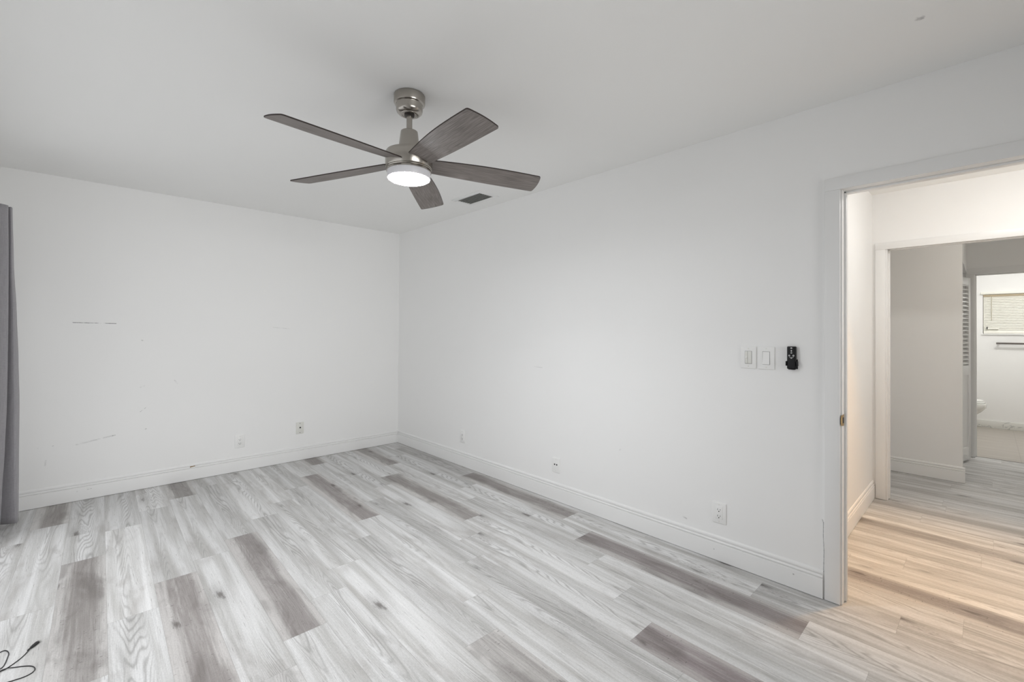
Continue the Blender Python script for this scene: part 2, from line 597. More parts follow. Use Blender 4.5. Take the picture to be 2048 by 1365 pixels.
def spline(pts, n=10):
    res = []
    P = [Vector(p) for p in pts]
    P = [P[0] * 2 - P[1]] + P + [P[-1] * 2 - P[-2]]
    for i in range(1, len(P) - 2):
        for k in range(n):
            t = k / n
            a, b_, c_, d = P[i - 1], P[i], P[i + 1], P[i + 2]
            res.append(0.5 * ((2 * b_) + (c_ - a) * t + (2 * a - 5 * b_ + 4 * c_ - d) * t * t + (3 * b_ - a - 3 * c_ + d) * t ** 3))
    res.append(P[-2])
    return res


# ---------------------------------------------------------------- room dimensions
H = 2.44
XL, YR = -3.18, -6.70            # left wall face, rear wall face
DY0, DY1, DZ = -4.262, -5.06, 2.004   # bedroom doorway
HYR = -5.45                      # hall right wall face
HX = 1.912                       # hall far wall face
HALL_Y = -4.112                  # hall left wall face
H2 = 2.415                       # hall ceiling
CL_X, CL_Y = 2.942, -4.592       # closet corner
BX = 4.20                        # bathroom wall face
BFX = 6.52                       # bathroom far wall face

# floor ------------------------------------------------------------------
PW, PL, X0, SK = 0.1806, 1.222, -1.822, 0.0135
FX0, FX1, FY0, FY1 = XL, 4.255, YR, 0.0
joint = {-7: -0.72, -6: -0.505, -5: -1.24, -4: -2.07, -3: -1.813, -2: -1.67, -1: -1.495, 0: -1.275, 1: -1.058,
         2: -0.818, 3: -0.565, 4: -0.275, 5: -1.26, 6: -1.045, 7: -0.76, 8: -0.52, 9: -1.49, 10: -0.80, 14: -0.752,
         12: -0.30, 11: -1.0, 13: -0.52, 15: -0.2, 16: -1.05, 17: -0.45, 18: -1.1}
dark_at = {(-3, -2.4): (1.0, 0.25), (-5, -1.9): (1.0, 0.1), (-6, -0.2): (1.0, 0.0), (-2, -0.2): (0.9, 0.0), (-1, -2.1): (0.95, 0.3),
           (3, -1.2): (1.0, 0.3), (4, -0.15): (1.0, 0.1), (7, -0.3): (1.0, 0.1), (6, -1.6): (1.0, 0.1), (9, -2.1): (1.0, 0.2),
           (8, -3.5): (1.0, 0.55), (2, -3.9): (0.8, 0.1), (5, -4.3): (1.0, 1.0), (-2, -3.5): (0.5, 0.0), (12, -4.5): (0.9, 0.3),
           (17, -4.3): (0.8, 0.0), (10, -2.0): (0.45, 0.0), (9, -0.4): (0.45, 0.0), (10, -0.4): (0.5, 0.0), (20, -4.6): (0.5, 0.0), (23, -4.4): (0.4, 0)}


def build_floor():
    bm = bmesh.new()
    uvl = bm.loops.layers.uv.new('plank_uv')
    cl = bm.loops.layers.float_color.new('tone')
    rng = random.Random(11)
    prints = [rng.random() for _ in range(9)]
    for k in range(-9, 36):
        y0 = joint.get(k, -rng.random() * PL)
        y0 = y0 % PL
        j = y0
        while j > 0:
            j -= PL
        j += PL                                   # first joint at or above 0
        jb = j
        while jb > FY0:
            ya, yb = jb, jb - PL                  # plank from ya down to yb
            key = None
            for (kk, yy), v in dark_at.items():
                if kk == k and yb < yy <= ya:
                    key = v
            dk, tint = key if key else (0.0, 0.0)
            r1 = rng.choice(prints) if key is None else rng.random()
            al = 0.5 + (rng.random() - 0.5) * 0.55
            y1c, y0c = min(ya, FY1), max(yb, FY0)
            if y1c - y0c > 1e-4:
                xa = X0 + PW * k
                quad = []
                for (i, y) in ((0, y0c), (1, y0c), (1, y1c), (0, y1c)):
                    x = xa + PW * i + SK * y
                    xc = min(max(x, FX0), FX1)
                    quad.append((xc, y, xc - (xa + SK * y)))
                if max(q[0] for q in quad) - min(q[0] for q in quad) > 0.004:
                    vs = [bm.verts.new((q[0], q[1], 0.0)) for q in quad]
                    f = bm.faces.new(vs)
                    for lp, q in zip(f.loops, quad):
                        lp[uvl].uv = (ya - q[1], q[2])
                        lp[cl] = (dk, r1, tint, al)
            jb = yb
    # sub-floor slab under the planks
    t = bmesh.new()
    bmesh.ops.create_cube(t, size=1.0)
    mp = {}
    for v in t.verts:
        mp[v] = bm.verts.new(((FX0 + FX1) / 2 + v.co.x * (FX1 - FX0), (FY0 + FY1) / 2 + v.co.y * (FY1 - FY0), -0.031 + v.co.z * 0.06))
    for f in t.faces:
        bm.faces.new([mp[v] for v in f.verts])
    t.free()
    bm.normal_update()
    me = bpy.data.meshes.new('floor')
    bm.to_mesh(me)
    bm.free()
    me.materials.append(M_PLANK)
    o = bpy.data.objects.new('floor', me)
    COL.objects.link(o)
    o['kind'] = 'structure'
    o['label'] = 'grey wood-look plank floor with a few darker boards'


build_floor()
g = MB(); g.box(4.262, BFX, -5.75, -4.02, -0.06, 0.0)
struct('floor_bathroom', g, M_TILE, 'pale stone-look tile floor of the bathroom')

# walls --------------------------------------------------------------------
g = MB(); g.box(XL - 0.12, 0.115, 0.0, 0.12, 0.0, H)
struct('wall_back', g, M_WALL_BACK, 'white back wall with faint scuff marks')
g = MB()
g.box(0, 0.115, DY0, 0, 0, H); g.box(0, 0.115, DY1, DY0, DZ, H); g.box(0, 0.115, YR, DY1, 0, H)
struct('wall_right', g, M_WALL_RIGHT, 'white right wall with the doorway')
WY0, WY1, WZ0, WZ1 = -0.36, -3.75, 0.04, 2.06    # glazed door opening
g = MB()
g.box(XL - 0.12, XL, WY0, 0, 0, H); g.box(XL - 0.12, XL, YR, WY1, 0, H)
g.box(XL - 0.12, XL, WY1, WY0, 0, WZ0); g.box(XL - 0.12, XL, WY1, WY0, WZ1, H)
struct('wall_left', g, M_WALL, 'white left wall with the glazed opening behind the curtain')
g = MB()
g.box(XL - 0.12, -2.55, YR - 0.12, YR, 0, H); g.box(-0.55, 0.115, YR - 0.12, YR, 0, H)
g.box(-2.55, -0.55, YR - 0.12, YR, 0, 0.88); g.box(-2.55, -0.55, YR - 0.12, YR, 2.03, H)
struct('wall_rear', g, M_WALL, 'white wall behind the viewpoint')
g = MB(); g.box(XL - 0.12, 0.115, YR - 0.12, 0.12, H, H + 0.1)
struct('ceiling', g, M_CEIL, 'flat white ceiling')

g = MB(); g.box(0.115, HX, HALL_Y, HALL_Y + 0.11, 0, H2)
struct('wall_hall_left', g, M_WALL, 'white hall wall just beyond the doorway')
g = MB()
g.box(HX, HX + 0.11, -4.205, -3.4, 0, H2); g.box(HX, HX + 0.11, -5.0, -4.205, 1.978, H2); g.box(HX, HX + 0.11, HYR, -5.0, 0, H2)
struct('wall_hall_far', g, M_WALL, 'white hall wall with the second doorway')
g = MB()
g.box(CL_X, CL_X + 0.11, CL_Y, -3.4, 0, H2); g.box(CL_X + 0.11, BX, CL_Y, CL_Y + 0.11, 1.96, H2)
struct('wall_closet', g, M_WALL, 'beige-lit closet wall end in the second hall')
g = MB(); g.box(HX + 0.11, BX, -3.4, -3.3, 0, H2)
struct('wall_hall_back', g, M_WALL, 'hidden wall at the end of the second hall')
g = MB()
g.box(BX, BX + 0.11, -4.655, -3.3, 0, H2); g.box(BX, BX + 0.11, -5.40, -4.655, 1.945, H2); g.box(BX, BX + 0.11, -5.75, -5.40, 0, H2)
struct('wall_bathroom_near', g, M_WALL, 'wall around the bathroom doorway')
BW0, BW1, BZ0, BZ1 = -4.70, -5.50, 1.315, 1.862
g = MB()
g.box(BFX, BFX + 0.12, BW0, -3.9, 0, 2.40); g.box(BFX, BFX + 0.12, -5.87, BW1, 0, 2.40)
g.box(BFX, BFX + 0.12, BW1, BW0, 0, BZ0); g.box(BFX, BFX + 0.12, BW1, BW0, BZ1, 2.40)
struct('wall_bathroom_far', g, M_WALL, 'white bathroom wall with the small window')
g = MB(); g.box(BX + 0.11, BFX, -4.02, -3.9, 0, 2.40)
struct('wall_bathroom_left', g, M_WALL, 'white bathroom wall behind the toilet')
g = MB(); g.box(BX + 0.11, BFX, -5.87, -5.75, 0, 2.40)
struct('wall_bathroom_right', g, M_WALL, 'white bathroom wall out of view')
g = MB(); g.box(0.115, BX, HYR - 0.12, HYR, 0, H2)
struct('wall_hall_right', g, M_WALL, 'hall wall out of view')
g = MB(); g.box(0.115, BX + 0.11, HYR - 0.12, -3.3, H2, H2 + 0.1)
struct('ceiling_hall', g, M_CEIL, 'white hall ceiling')
g = MB(); g.box(BX + 0.11, BFX + 0.12, -5.87, -3.9, 2.40, 2.5)
struct('ceiling_bathroom', g, M_CEIL, 'white bathroom ceiling')

# baseboards -----------------------------------------------------------------
BPROF = [(0, 0.0015), (0.0160, 0.0015), (0.0160, 0.0930), (0.0150, 0.0965), (0.0085, 0.0980), (0.0085, 0.1000), (0.0125, 0.1020), (0.0140, 0.1060), (0.0130, 0.1100),
         (0.0105, 0.1130), (0.0045, 0.1140), (0.0045, 0.1165), (0.0085, 0.1185), (0.0095, 0.1230), (0.0080, 0.1300), (0.0050, 0.1350), (0.0025, 0.1370), (0, 0.1375)]


def base_along_x(name, y, x0, x1, mat, label, sgn=-1):
    g = MB()
    g.prism([(y + sgn * d, z + 0.001) for d, z in BPROF], 0, x0, x1)
    return struct(name, g, mat, label)


def base_along_y(name, x, y0, y1, mat, label, sgn=-1):
    g = MB()
    g.prism([(x + sgn * d, z + 0.001) for d, z in BPROF], 1, y0, y1)
    return struct(name, g, mat, label)


base_along_x('baseboard_back', 0, XL, 0, M_BASE_BACK, 'white grooved baseboard along the back wall')
base_along_y('baseboard_right', 0, -0.016, -4.186, M_BASE_RIGHT, 'white grooved baseboard along the right wall')
base_along_y('baseboard_left', XL, -0.016, WY0 + 0.06, M_TRIM, 'white baseboard behind the curtain', 1)
base_along_x('baseboard_hall', HALL_Y, 0.20, HX, M_TRIM, 'white grooved baseboard in the hall')
base_along_y('baseboard_closet', CL_X, -3.4, CL_Y - 0.0155, M_TRIM, 'white grooved baseboard on the closet wall')
g = MB(); g.box(BFX - 0.012, BFX, -5.75, -4.02, 0.0, 0.103, 0.001)
struct('baseboard_bathroom', g, M_MARBLE, 'veined marble skirting in the bathroom')

# bedroom doorway: casing, jamb, stop, strike plate ---------------------------


def casing(name, x, sgn, y0, y1, ztop, w, t, label, open_right=True, wt=None):
    """Board casing on the wall face x; y0/y1 are the opening edges (y0 > y1)."""
    wt = wt or w
    g = MB()
    xa, xb = x, x + sgn * t
    g.box(xa, xb, y0, y0 + w, 0.003, ztop, 0.0025)
    g.box(xa, xb, y1 - w, y1, 0.003, ztop, 0.0025)
    g.box(xa, xb, y1 - w, y0 + w, ztop, ztop + wt, 0.0025)
    return struct(name, g, M_TRIM, label)


casing('trim_1', 0.0, -1, -4.256, -5.066, 2.002, 0.063, 0.016, 'white flat casing around the bedroom doorway', wt=0.060)
door1 = bpy.data.objects.new('door_1', None); COL.objects.link(door1)
door1.location = (0, -4.262, 0); door1['kind'] = 'structure'; door1['label'] = 'white door frame of the bedroom doorway, door out of view'


def frame(parent, x0, x1, y0, y1, z, sx0, sx1):
    g = MB()
    g.box(x0, x1, y0, y0 + 0.018, 0.002, z + 0.0, 0.0015)
    g.box(x0, x1, y1 - 0.018, y1, 0.002, z, 0.0015)
    g.box(x0, x1, y1, y0, z - 0.002, z + 0.012, 0.0015)
    o = g.build('jamb', M_TRIM, parent); o.matrix_parent_inverse = parent.matrix_basis.inverted()
    g = MB()
    g.box(sx0, sx1, y0 - 0.010, y0, 0.006, z, 0.002)
    g.box(sx0, sx1, y1, y1 + 0.010, 0.006, z, 0.002)
    g.box(sx0, sx1, y1, y0, z - 0.012, z - 0.002, 0.002)
    o = g.build('door_stop', M_TRIM, parent); o.matrix_parent_inverse = parent.matrix_basis.inverted()


# jamb boards stand inside the rough opening
frame(door1, -0.002, 0.117, -4.2615, -5.0605, 2.003, 0.040, 0.070)
g = MB()
ZS = 0.885
g.prism([(-0.010, ZS - 0.024), (-0.018, ZS - 0.016), (-0.020, ZS), (-0.018, ZS + 0.016), (-0.010, ZS + 0.026), (0.034, ZS + 0.028), (0.034, ZS - 0.028)][::-1], 1, -4.2632, -4.2600)
g.slot = 1
g.box(0.006, 0.026, -4.2640, -4.2625, ZS - 0.014, ZS + 0.014)
o = g.build('strike_plate', [M_BRASS, M_DARKSLOT], door1, label='brass strike plate'); o.matrix_parent_inverse = door1.matrix_basis.inverted()

# second doorway in the hall
casing('trim_2', HX, -1, -4.194, -5.0, 1.968, 0.062, 0.016, 'white flat casing around the second doorway', wt=0.055)
door2 = bpy.data.objects.new('door_2', None); COL.objects.link(door2)
door2.location = (HX, -4.205, 0); door2['kind'] = 'structure'; door2['label'] = 'white door frame of the second doorway'
frame(door2, HX - 0.002, HX + 0.112, -4.2045, -5.0005, 1.977, HX + 0.045, HX + 0.075)

# bathroom doorway
casing('trim_3', BX, -1, -4.648, -5.40, 1.942, 0.062, 0.016, 'beige-lit casing around the bathroom doorway', wt=0.066)
door3 = bpy.data.objects.new('door_3', None); COL.objects.link(door3)
door3.location = (BX, -4.655, 0); door3['kind'] = 'structure'; door3['label'] = 'white door frame of the bathroom doorway'
frame(door3, BX - 0.002, BX + 0.112, -4.6545, -5.3995, 1.944, BX + 0.045, BX + 0.075)
g = MB(); g.box(4.2545, 4.2625, -5.40, -4.655, -0.02, 0.0015)
struct('trim_4', g, simple('threshold_gap', (0.05, 0.045, 0.04, 1), 0.6), 'dark joint between plank floor and bathroom tile')

# louvred bifold closet door, folded slightly ajar -------------------------------
bd = thing('louvered_closet_door', 'white louvered bifold closet door beside the bathroom doorway', 'door', (3.978, -4.611, 0))
bdir = Vector((-0.962, 0.273, 0))


def bifold_panel(origin, direc, parent, with_knob, first):
    d = direc.normalized()
    n_ = Vector((d.y, -d.x, 0))
    if n_.x > 0:
        n_ = -n_
    mt = Matrix(((d.x, n_.x, 0, origin[0]), (d.y, n_.y, 0, origin[1]), (0, 0, 1, 0), (0, 0, 0, 1)))
    W, t = 0.375, 0.028
    z0, z1 = 0.022, 1.885
    st = 0.045

    def P(o):
        o.parent = parent
        o.matrix_parent_inverse = parent.matrix_basis.inverted()
    g = MB()
    g.box(0, st, -t / 2, t / 2, z0, z1, 0.002, mat=mt); g.box(W - st, W, -t / 2, t / 2, z0, z1, 0.002, mat=mt)
    for a, b_ in ((z0, z0 + 0.13), (0.885, 0.985), (z1 - 0.075, z1)):
        g.box(st, W - st, -t / 2, t / 2, a, b_, 0.002, mat=mt)
    df = g.build('door_frame', M_TRIM)
    P(df)
    g = MB()
    z = 1.0
    while z < z1 - 0.085:
        t_ = bmesh.new()
        bmesh.ops.create_cube(t_, size=1.0)
        for v in t_.verts:
            v.co = Vector((v.co.x * (W - 2 * st) + W / 2, v.co.y * 0.026, v.co.z * 0.006))
            zz = v.co.z - v.co.y * 0.85
            v.co.z = zz + z + 0.014
        g.merge(t_, mt)
        z += 0.042
    P(g.build('louvers', M_TRIM))
    g = MB(); g.box(st, W - st, -0.005, 0.005, z0 + 0.13, 0.885, mat=mt)
    P(g.build('panel', M_TRIM))
    if with_knob:
        g = MB()
        rot = mt @ Matrix.Translation((0.335, t / 2, 0.935)) @ Matrix.Rotation(math.radians(-90), 4, 'X')
        g.lathe([(0.006, 0), (0.006, 0.012), (0.014, 0.018), (0.016, 0.026), (0.010, 0.032)], 16, mat=rot)
        g.build('knob', M_NICKEL, df, label='metal knob')
    return Vector(origin) + d * W


p2 = bifold_panel((3.978, -4.611, 0), bdir, bd, True, True)
bifold_panel((p2.x + 0.012, p2.y + 0.034, 0), Vector((0.957, 0.29, 0)), bd, False, False)

# left wall: glazed sliding door, out of view behind the camera's left edge
win = bpy.data.objects.new('window_1', None); COL.objects.link(win); win.location = (XL - 0.06, (WY0 + WY1) / 2, 0)
win['kind'] = 'structure'; win['label'] = 'glazed door opening on the left wall behind the curtain'
g = MB()
for (ya, yb) in ((WY0 - 0.05, WY0), (WY1, WY1 + 0.05), ((WY0 + WY1) / 2 - 0.03, (WY0 + WY1) / 2 + 0.03)):
    g.box(XL - 0.09, XL - 0.03, ya, yb, WZ0, WZ1)
g.box(XL - 0.09, XL - 0.03, WY1 + 0.05, WY0 - 0.05, WZ0, WZ0 + 0.05); g.box(XL - 0.09, XL - 0.03, WY1 + 0.05, WY0 - 0.05, WZ1 - 0.05, WZ1)
o = g.build('window_frame', M_ALU, win); o.matrix_parent_inverse = win.matrix_basis.inverted()
g = MB()
g.box(XL - 0.062, XL - 0.058, WY1 + 0.05, (WY0 + WY1) / 2 - 0.03, WZ0 + 0.05, WZ1 - 0.05); g.box(XL - 0.062, XL - 0.058, (WY0 + WY1) / 2 + 0.03, WY0 - 0.05, WZ0 + 0.05, WZ1 - 0.05)
o = g.build('glass_pane', M_GLASS, win); o.matrix_parent_inverse = win.matrix_basis.inverted()

# unseen rear window, added to let the fill light into the room
RX0, RX1, RZ0, RZ1 = -2.55, -0.55, 0.88, 2.03
win3 = bpy.data.objects.new('added_rear_window', None); COL.objects.link(win3); win3.location = ((RX0 + RX1) / 2, YR - 0.06, RZ0)
win3['kind'] = 'structure'; win3['label'] = 'unseen window added in the rear wall for fill light'
g = MB()
for (xa, xb) in ((RX0, RX0 + 0.05), (RX1 - 0.05, RX1), ((RX0 + RX1) / 2 - 0.025, (RX0 + RX1) / 2 + 0.025)):
    g.box(xa, xb, YR - 0.09, YR - 0.03, RZ0, RZ1)
g.box(RX0 + 0.05, RX1 - 0.05, YR - 0.09, YR - 0.03, RZ0, RZ0 + 0.05); g.box(RX0 + 0.05, RX1 - 0.05, YR - 0.09, YR - 0.03, RZ1 - 0.05, RZ1)
o = g.build('window_frame', M_ALU, win3); o.matrix_parent_inverse = win3.matrix_basis.inverted()
g = MB()
g.box(RX0 + 0.05, (RX0 + RX1) / 2 - 0.025, YR - 0.062, YR - 0.058, RZ0 + 0.05, RZ1 - 0.05); g.box((RX0 + RX1) / 2 + 0.025, RX1 - 0.05, YR - 0.062, YR - 0.058, RZ0 + 0.05, RZ1 - 0.05)
o = g.build('glass_pane', M_GLASS, win3); o.matrix_parent_inverse = win3.matrix_basis.inverted()

# curtain ------------------------------------------------------------------------
cu = thing('curtain', 'grey woven curtain hanging in deep folds at the left edge', 'curtain', (-3.06, -0.30, 0.0))


CURT = [  # height, then x of the cloth's control points from the far hem towards the camera
    (2.105, -3.0255, -3.0280, -3.0548, -3.0376, -3.0892, -3.1270),
    (1.75, -3.0164, -3.0222, -3.0501, -3.0329, -3.0845, -3.1226),
    (1.40, -2.9992, -3.0107, -3.0475, -3.0303, -3.0818, -3.1199),
    (1.10, -2.9881, -3.0054, -3.0465, -3.0293, -3.0807, -3.1188),
    (0.80, -2.9804, -3.0000, -3.0477, -3.0304, -3.0817, -3.1198),
    (0.50, -2.9795, -2.9968, -3.0543, -3.0369, -3.0879, -3.1259),
    (0.25, -2.9780, -2.9930, -3.0625, -3.0450, -3.0956, -3.1335),
    (0.018, -2.9767, -2.9879, -3.0686, -3.0511, -3.1014, -3.1392)]
CURT_Y = (-0.285, -0.335, -0.305, -0.375, -0.415, -0.370)
CURT_TAIL = ((-3.098, -0.455), (-3.135, -0.500), (-3.098, -0.550), (-3.132, -0.600), (-3.100, -0.655))


def curtain_mesh():
    g = MB()
    NZ = 48
    zs = [c[0] for c in CURT]

    def xs_at(z):
        for a, b_ in zip(CURT, CURT[1:]):
            if b_[0] <= z <= a[0]:
                t = (a[0] - z) / (a[0] - b_[0])
                t = t * t * (3 - 2 * t) * 0.5 + t * 0.5
                return [p + (q - p) * t for p, q in zip(a[1:], b_[1:])]
        return list(CURT[-1][1:])
    t = bmesh.new()
    rows = []
    for j in range(NZ + 1):
        z = zs[0] + (zs[-1] - zs[0]) * j / NZ
        pts = [(x, y, z) for x, y in zip(xs_at(z), CURT_Y)] + [(x, y, z) for x, y in CURT_TAIL]
        cur = spline(pts, 7)
        rows.append([t.verts.new(p) for p in cur])
    for a, b_ in zip(rows, rows[1:]):
        for i in range(len(a) - 1):
            fc = t.faces.new((a[i], a[i + 1], b_[i + 1], b_[i]))
            fc.smooth = True
    g.merge(t)
    return g


o = curtain_mesh().build('curtain_cloth', M_CURTAIN, cu)
o.matrix_parent_inverse = cu.matrix_basis.inverted()
sm = o.modifiers.new('thickness', 'SOLIDIFY'); sm.thickness = 0.003; sm.offset = 0.0
g = MB()
g.tube([(-3.170, -0.20, 2.10), (-3.170, -3.95, 2.10)], 0.006, 12)
for yy in (-0.24, -2.1, -3.9):
    g.box(XL, -3.166, yy - 0.008, yy + 0.008, 2.093, 2.107)
tag(g.build('curtain_rod', M_NICKEL, loc=(XL, -2.1, 2.10)), 'slim metal rod hidden behind the heading of the grey curtain', 'curtain rod')

# ceiling fan ------------------------------------------------------------------------
FX, FY = -1.5315, -2.8335
fan = thing('ceiling_fan', 'brushed nickel ceiling fan with five grey wood blades and a lit lamp', 'ceiling fan', (FX, FY, H))


def fpart(mb, name, mats, label=None, parent=fan):
    o = mb.build(name, mats, None, label=label)
    o.parent = parent
    return o


Z = lambda z: z - H
g = MB()
g.lathe([(0.0715, Z(2.4395)), (0.0740, Z(2.436)), (0.0740, Z(2.402)), (0.0715, Z(2.396)), (0.0635, Z(2.393)), (0.0628, Z(2.391)), (0.0628, Z(2.368)),
         (0.0600, Z(2.358)), (0.0520, Z(2.350)), (0.0440, Z(2.347)), (0.0430, Z(2.345)), (0.0360, Z(2.344)), (0.0350, Z(2.346)), (0.0250, Z(2.346))], 64)
can = fpart(g, 'canopy', M_NICKEL)
g = MB(); g.lathe([(0.024, Z(2.3455)), (0.024, Z(2.340)), (0.016, Z(2.3385))], 32)
fpart(g, 'hanger_ball', M_NICKEL_D, parent=can)
g = MB(); g.lathe([(0.0140, Z(2.342)), (0.0140, Z(2.262))], 32)
fpart(g, 'downrod', M_NICKEL)
g = MB()
g.lathe([(0.020, Z(2.2665)), (0.0365, Z(2.2665)), (0.0400, Z(2.2640)), (0.0412, Z(2.258)), (0.0525, Z(2.166))], 64)
fpart(g, 'coupling_cover', M_NICKEL)
g = MB()
g.lathe([(0.050, Z(2.1665)), (0.098, Z(2.1655)), (0.1065, Z(2.162)), (0.1105, Z(2.154)), (0.1110, Z(2.148)), (0.1110, Z(2.088)), (0.1085, Z(2.084)), (0.060, Z(2.083))], 96)
fpart(g, 'motor_housing', M_NICKEL)
g = MB()
g.lathe([(0.090, Z(2.0845)), (0.1060, Z(2.0845)), (0.1075, Z(2.081)), (0.1060, Z(2.0775)), (0.1030, Z(2.0765)), (0.1060, Z(2.0745)), (0.1060, Z(2.069)), (0.100, Z(2.0675))], 96)
lring = fpart(g, 'light_ring', M_NICKEL)
g = MB()
g.lathe([(0.1015, Z(2.070)), (0.1018, Z(2.043)), (0.0990, Z(2.036))], 96, caps=False)
g.slot = 1
g.lathe([(0.0990, Z(2.036)), (0.0900, Z(2.0305)), (0.070, Z(2.0285)), (0.03, Z(2.0275)), (0.0005, Z(2.0272))], 96, caps=False)
fpart(g, 'lamp_diffuser', [M_LAMP_SIDE, M_LAMP], 'glowing frosted lamp cover', lring)


ld = bpy.data.lights.new('lamp_beam', 'AREA')
ld.shape, ld.size, ld.energy, ld.color, ld.spread = 'DISK', 0.17, FAN_DOWN_W, (0.965, 0.98, 1.0), math.radians(FAN_SPREAD)
lo = bpy.data.objects.new('lamp_beam', ld); COL.objects.link(lo)
lo.parent = fan; lo.location = (0, 0, Z(2.0255))


def blade_mesh():
    """Blade outline in the fitted local frame: x radial, y tangential; top and bottom faces plus dark rim."""
    TH = math.radians(-12.7)
    rc, rw = Vector((0.089, 0.081)), Vector((0.106, -0.028))
    tc, tw = Vector((0.6235, 0.2125)), Vector((0.6515, 0.0725))
    out = []
    N = 14
    for i in range(N + 1):                       # clockwise edge, root to tip, bowed outward
        f = i / N
        p = rw.lerp(tw, f)
        nrm = Vector((tw - rw)).normalized()
        nrm = Vector((nrm.y, -nrm.x))
        out.append(p + nrm * 0.013 * math.sin(math.pi * f) ** 1.0)
    tip = []
    for i in range(1, 12):                       # convex tip
        f = i / 12
        p = tw.lerp(tc, f)
        nrm = Vector((tc - tw)).normalized()
        nrm = Vector((nrm.y, -nrm.x))
        tip.append(p + nrm * 0.008 * math.sin(math.pi * f))
    edge2 = []
    for i in range(N + 1):
        f = i / N
        p = tc.lerp(rc, f)
        nrm = Vector((rc - tc)).normalized()
        nrm = Vector((nrm.y, -nrm.x))
        edge2.append(p + nrm * 0.004 * math.sin(math.pi * f))
    poly = out + tip + edge2

    # round the two tip corners
    def rnd(poly, idx_pt, r=0.012):
        res = []
        k = min(range(len(poly)), key=lambda q: (poly[q] - idx_pt).length)
        n = len(poly)
        P, A_, B_ = poly[k], poly[(k - 1) % n], poly[(k + 1) % n]
        a = P + (A_ - P).normalized() * min(r, (A_ - P).length * 0.9)
        c = P + (B_ - P).normalized() * min(r, (B_ - P).length * 0.9)
        for q in range(n):
            if q == k:
                for s_ in range(5):
                    u = s_ / 4
                    res.append(a * (1 - u) ** 2 + P * 2 * u * (1 - u) + c * u * u)
            else:
                res.append(poly[q])
        return res
    poly = rnd(poly, tw); poly = rnd(poly, tc)
    t = bmesh.new()
    th = 0.0055
    # local X along the blade's own centre line so that the wood grain follows it
    ang = math.atan2(0.116, 0.5375)

    def P3(p, dz):
        y = p.y * math.cos(TH)
        z = p.y * math.sin(TH)
        return Vector((p.x, y, z + dz))
    rot = Matrix.Rotation(-ang, 4, 'Z')
    top = [t.verts.new(rot @ P3(p, th / 2)) for p in poly]
    bot = [t.verts.new(rot @ P3(p, -th / 2)) for p in poly]
    n = len(poly)
    f1 = t.faces.new(top); f2 = t.faces.new(bot[::-1])
    side = []
    for i in range(n):
        side.append(t.faces.new((top[i], bot[i], bot[(i + 1) % n], top[(i + 1) % n])))
    bmesh.ops.recalc_face_normals(t, faces=t.faces[:])
    me = bpy.data.meshes.new('fan_blade')
    for f in side:
        f.material_index = 1
    t.to_mesh(me); t.free()
    me.materials.append(M_BLADE); me.materials.append(M_BLADE_EDGE)
    return me, ang


bme, bang = blade_mesh()
for deg in (188, 116, 44, -28, -100):
    o = bpy.data.objects.new('fan_blade', bme)
    COL.objects.link(o)
    o.parent = fan
    o.location = (0.0035, -0.0015, 2.116 - H)
    o.rotation_euler = (0, 0, math.radians(deg - 9.062) + bang)

# ceiling vent --------------------------------------------------------------------------
vent = thing('ceiling_vent', 'small white ceiling air vent with dark slots near the fan', 'vent', (-0.26, -1.745, H))
g = MB()
VX0, VX1, VY0, VY1 = -0.072, 0.072, -0.150, 0.150
g.box(VX0 - 0.040, VX0, VY0 - 0.035, VY1 + 0.035, -0.006, 0, 0.002); g.box(VX1, VX1 + 0.040, VY0 - 0.035, VY1 + 0.035, -0.006, 0, 0.002)
g.box(VX0, VX1, VY0 - 0.035, VY0, -0.006, 0, 0.002); g.box(VX0, VX1, VY1, VY1 + 0.035, -0.006, 0, 0.002)
o = g.build('vent_frame', M_TRIM); o.parent = vent
g = MB()
for i in range(6):
    xx = VX0 + 0.012 + i * 0.024
    t = bmesh.new()
    bmesh.ops.create_cube(t, size=1.0)
    for v in t.verts:
        v.co = Vector((v.co.x * 0.0022 + xx + v.co.z * 0.013, v.co.y * 0.30, -0.0065 + v.co.z * 0.008))
    g.merge(t)
o = g.build('vent_slats', M_PLATE2); o.parent = vent
g = MB(); g.box(VX0, VX1, VY0, VY1, -0.0015, -0.0005)  # flat plate under the solid ceiling; duct shade is put into its colour
o = g.build('duct_shade_plate', M_DUCT_SHADE, label='grey plate coloured as the shade inside the duct behind the slats'); o.parent = vent

# wall plates -----------------------------------------------------------------------------


def plate(name, label, cat, wall, h, z, w=0.078, hh=0.118, group=None, mat=None):
    """Empty on the wall; local +X runs along the wall to the viewer's right, -Y out of the wall."""
    if wall == 'right':
        t = thing(name, label, cat, (0, h, z), math.radians(-90), group)
    else:
        t = thing(name, label, cat, (h, 0, z), 0.0, group)
    g = MB(); g.box(-w / 2, w / 2, -0.0065, 0.0, -hh / 2, hh / 2, 0.0022, 3)
    o = g.build('wall_plate', mat or M_PLATE); o.parent = t
    return t


def screws(t, zs, mat=M_PLATE2, y=-0.0068, r=0.0032):
    for zz in zs:
        g = MB(); g.lathe([(r, 0.0), (r, 0.0008), (r * 0.7, 0.0014)], 14, mat=Matrix.Translation((0, y + 0.0006, zz)) @ Matrix.Rotation(math.radians(90), 4, 'X'))
        o = g.build('screw', mat); o.parent = t


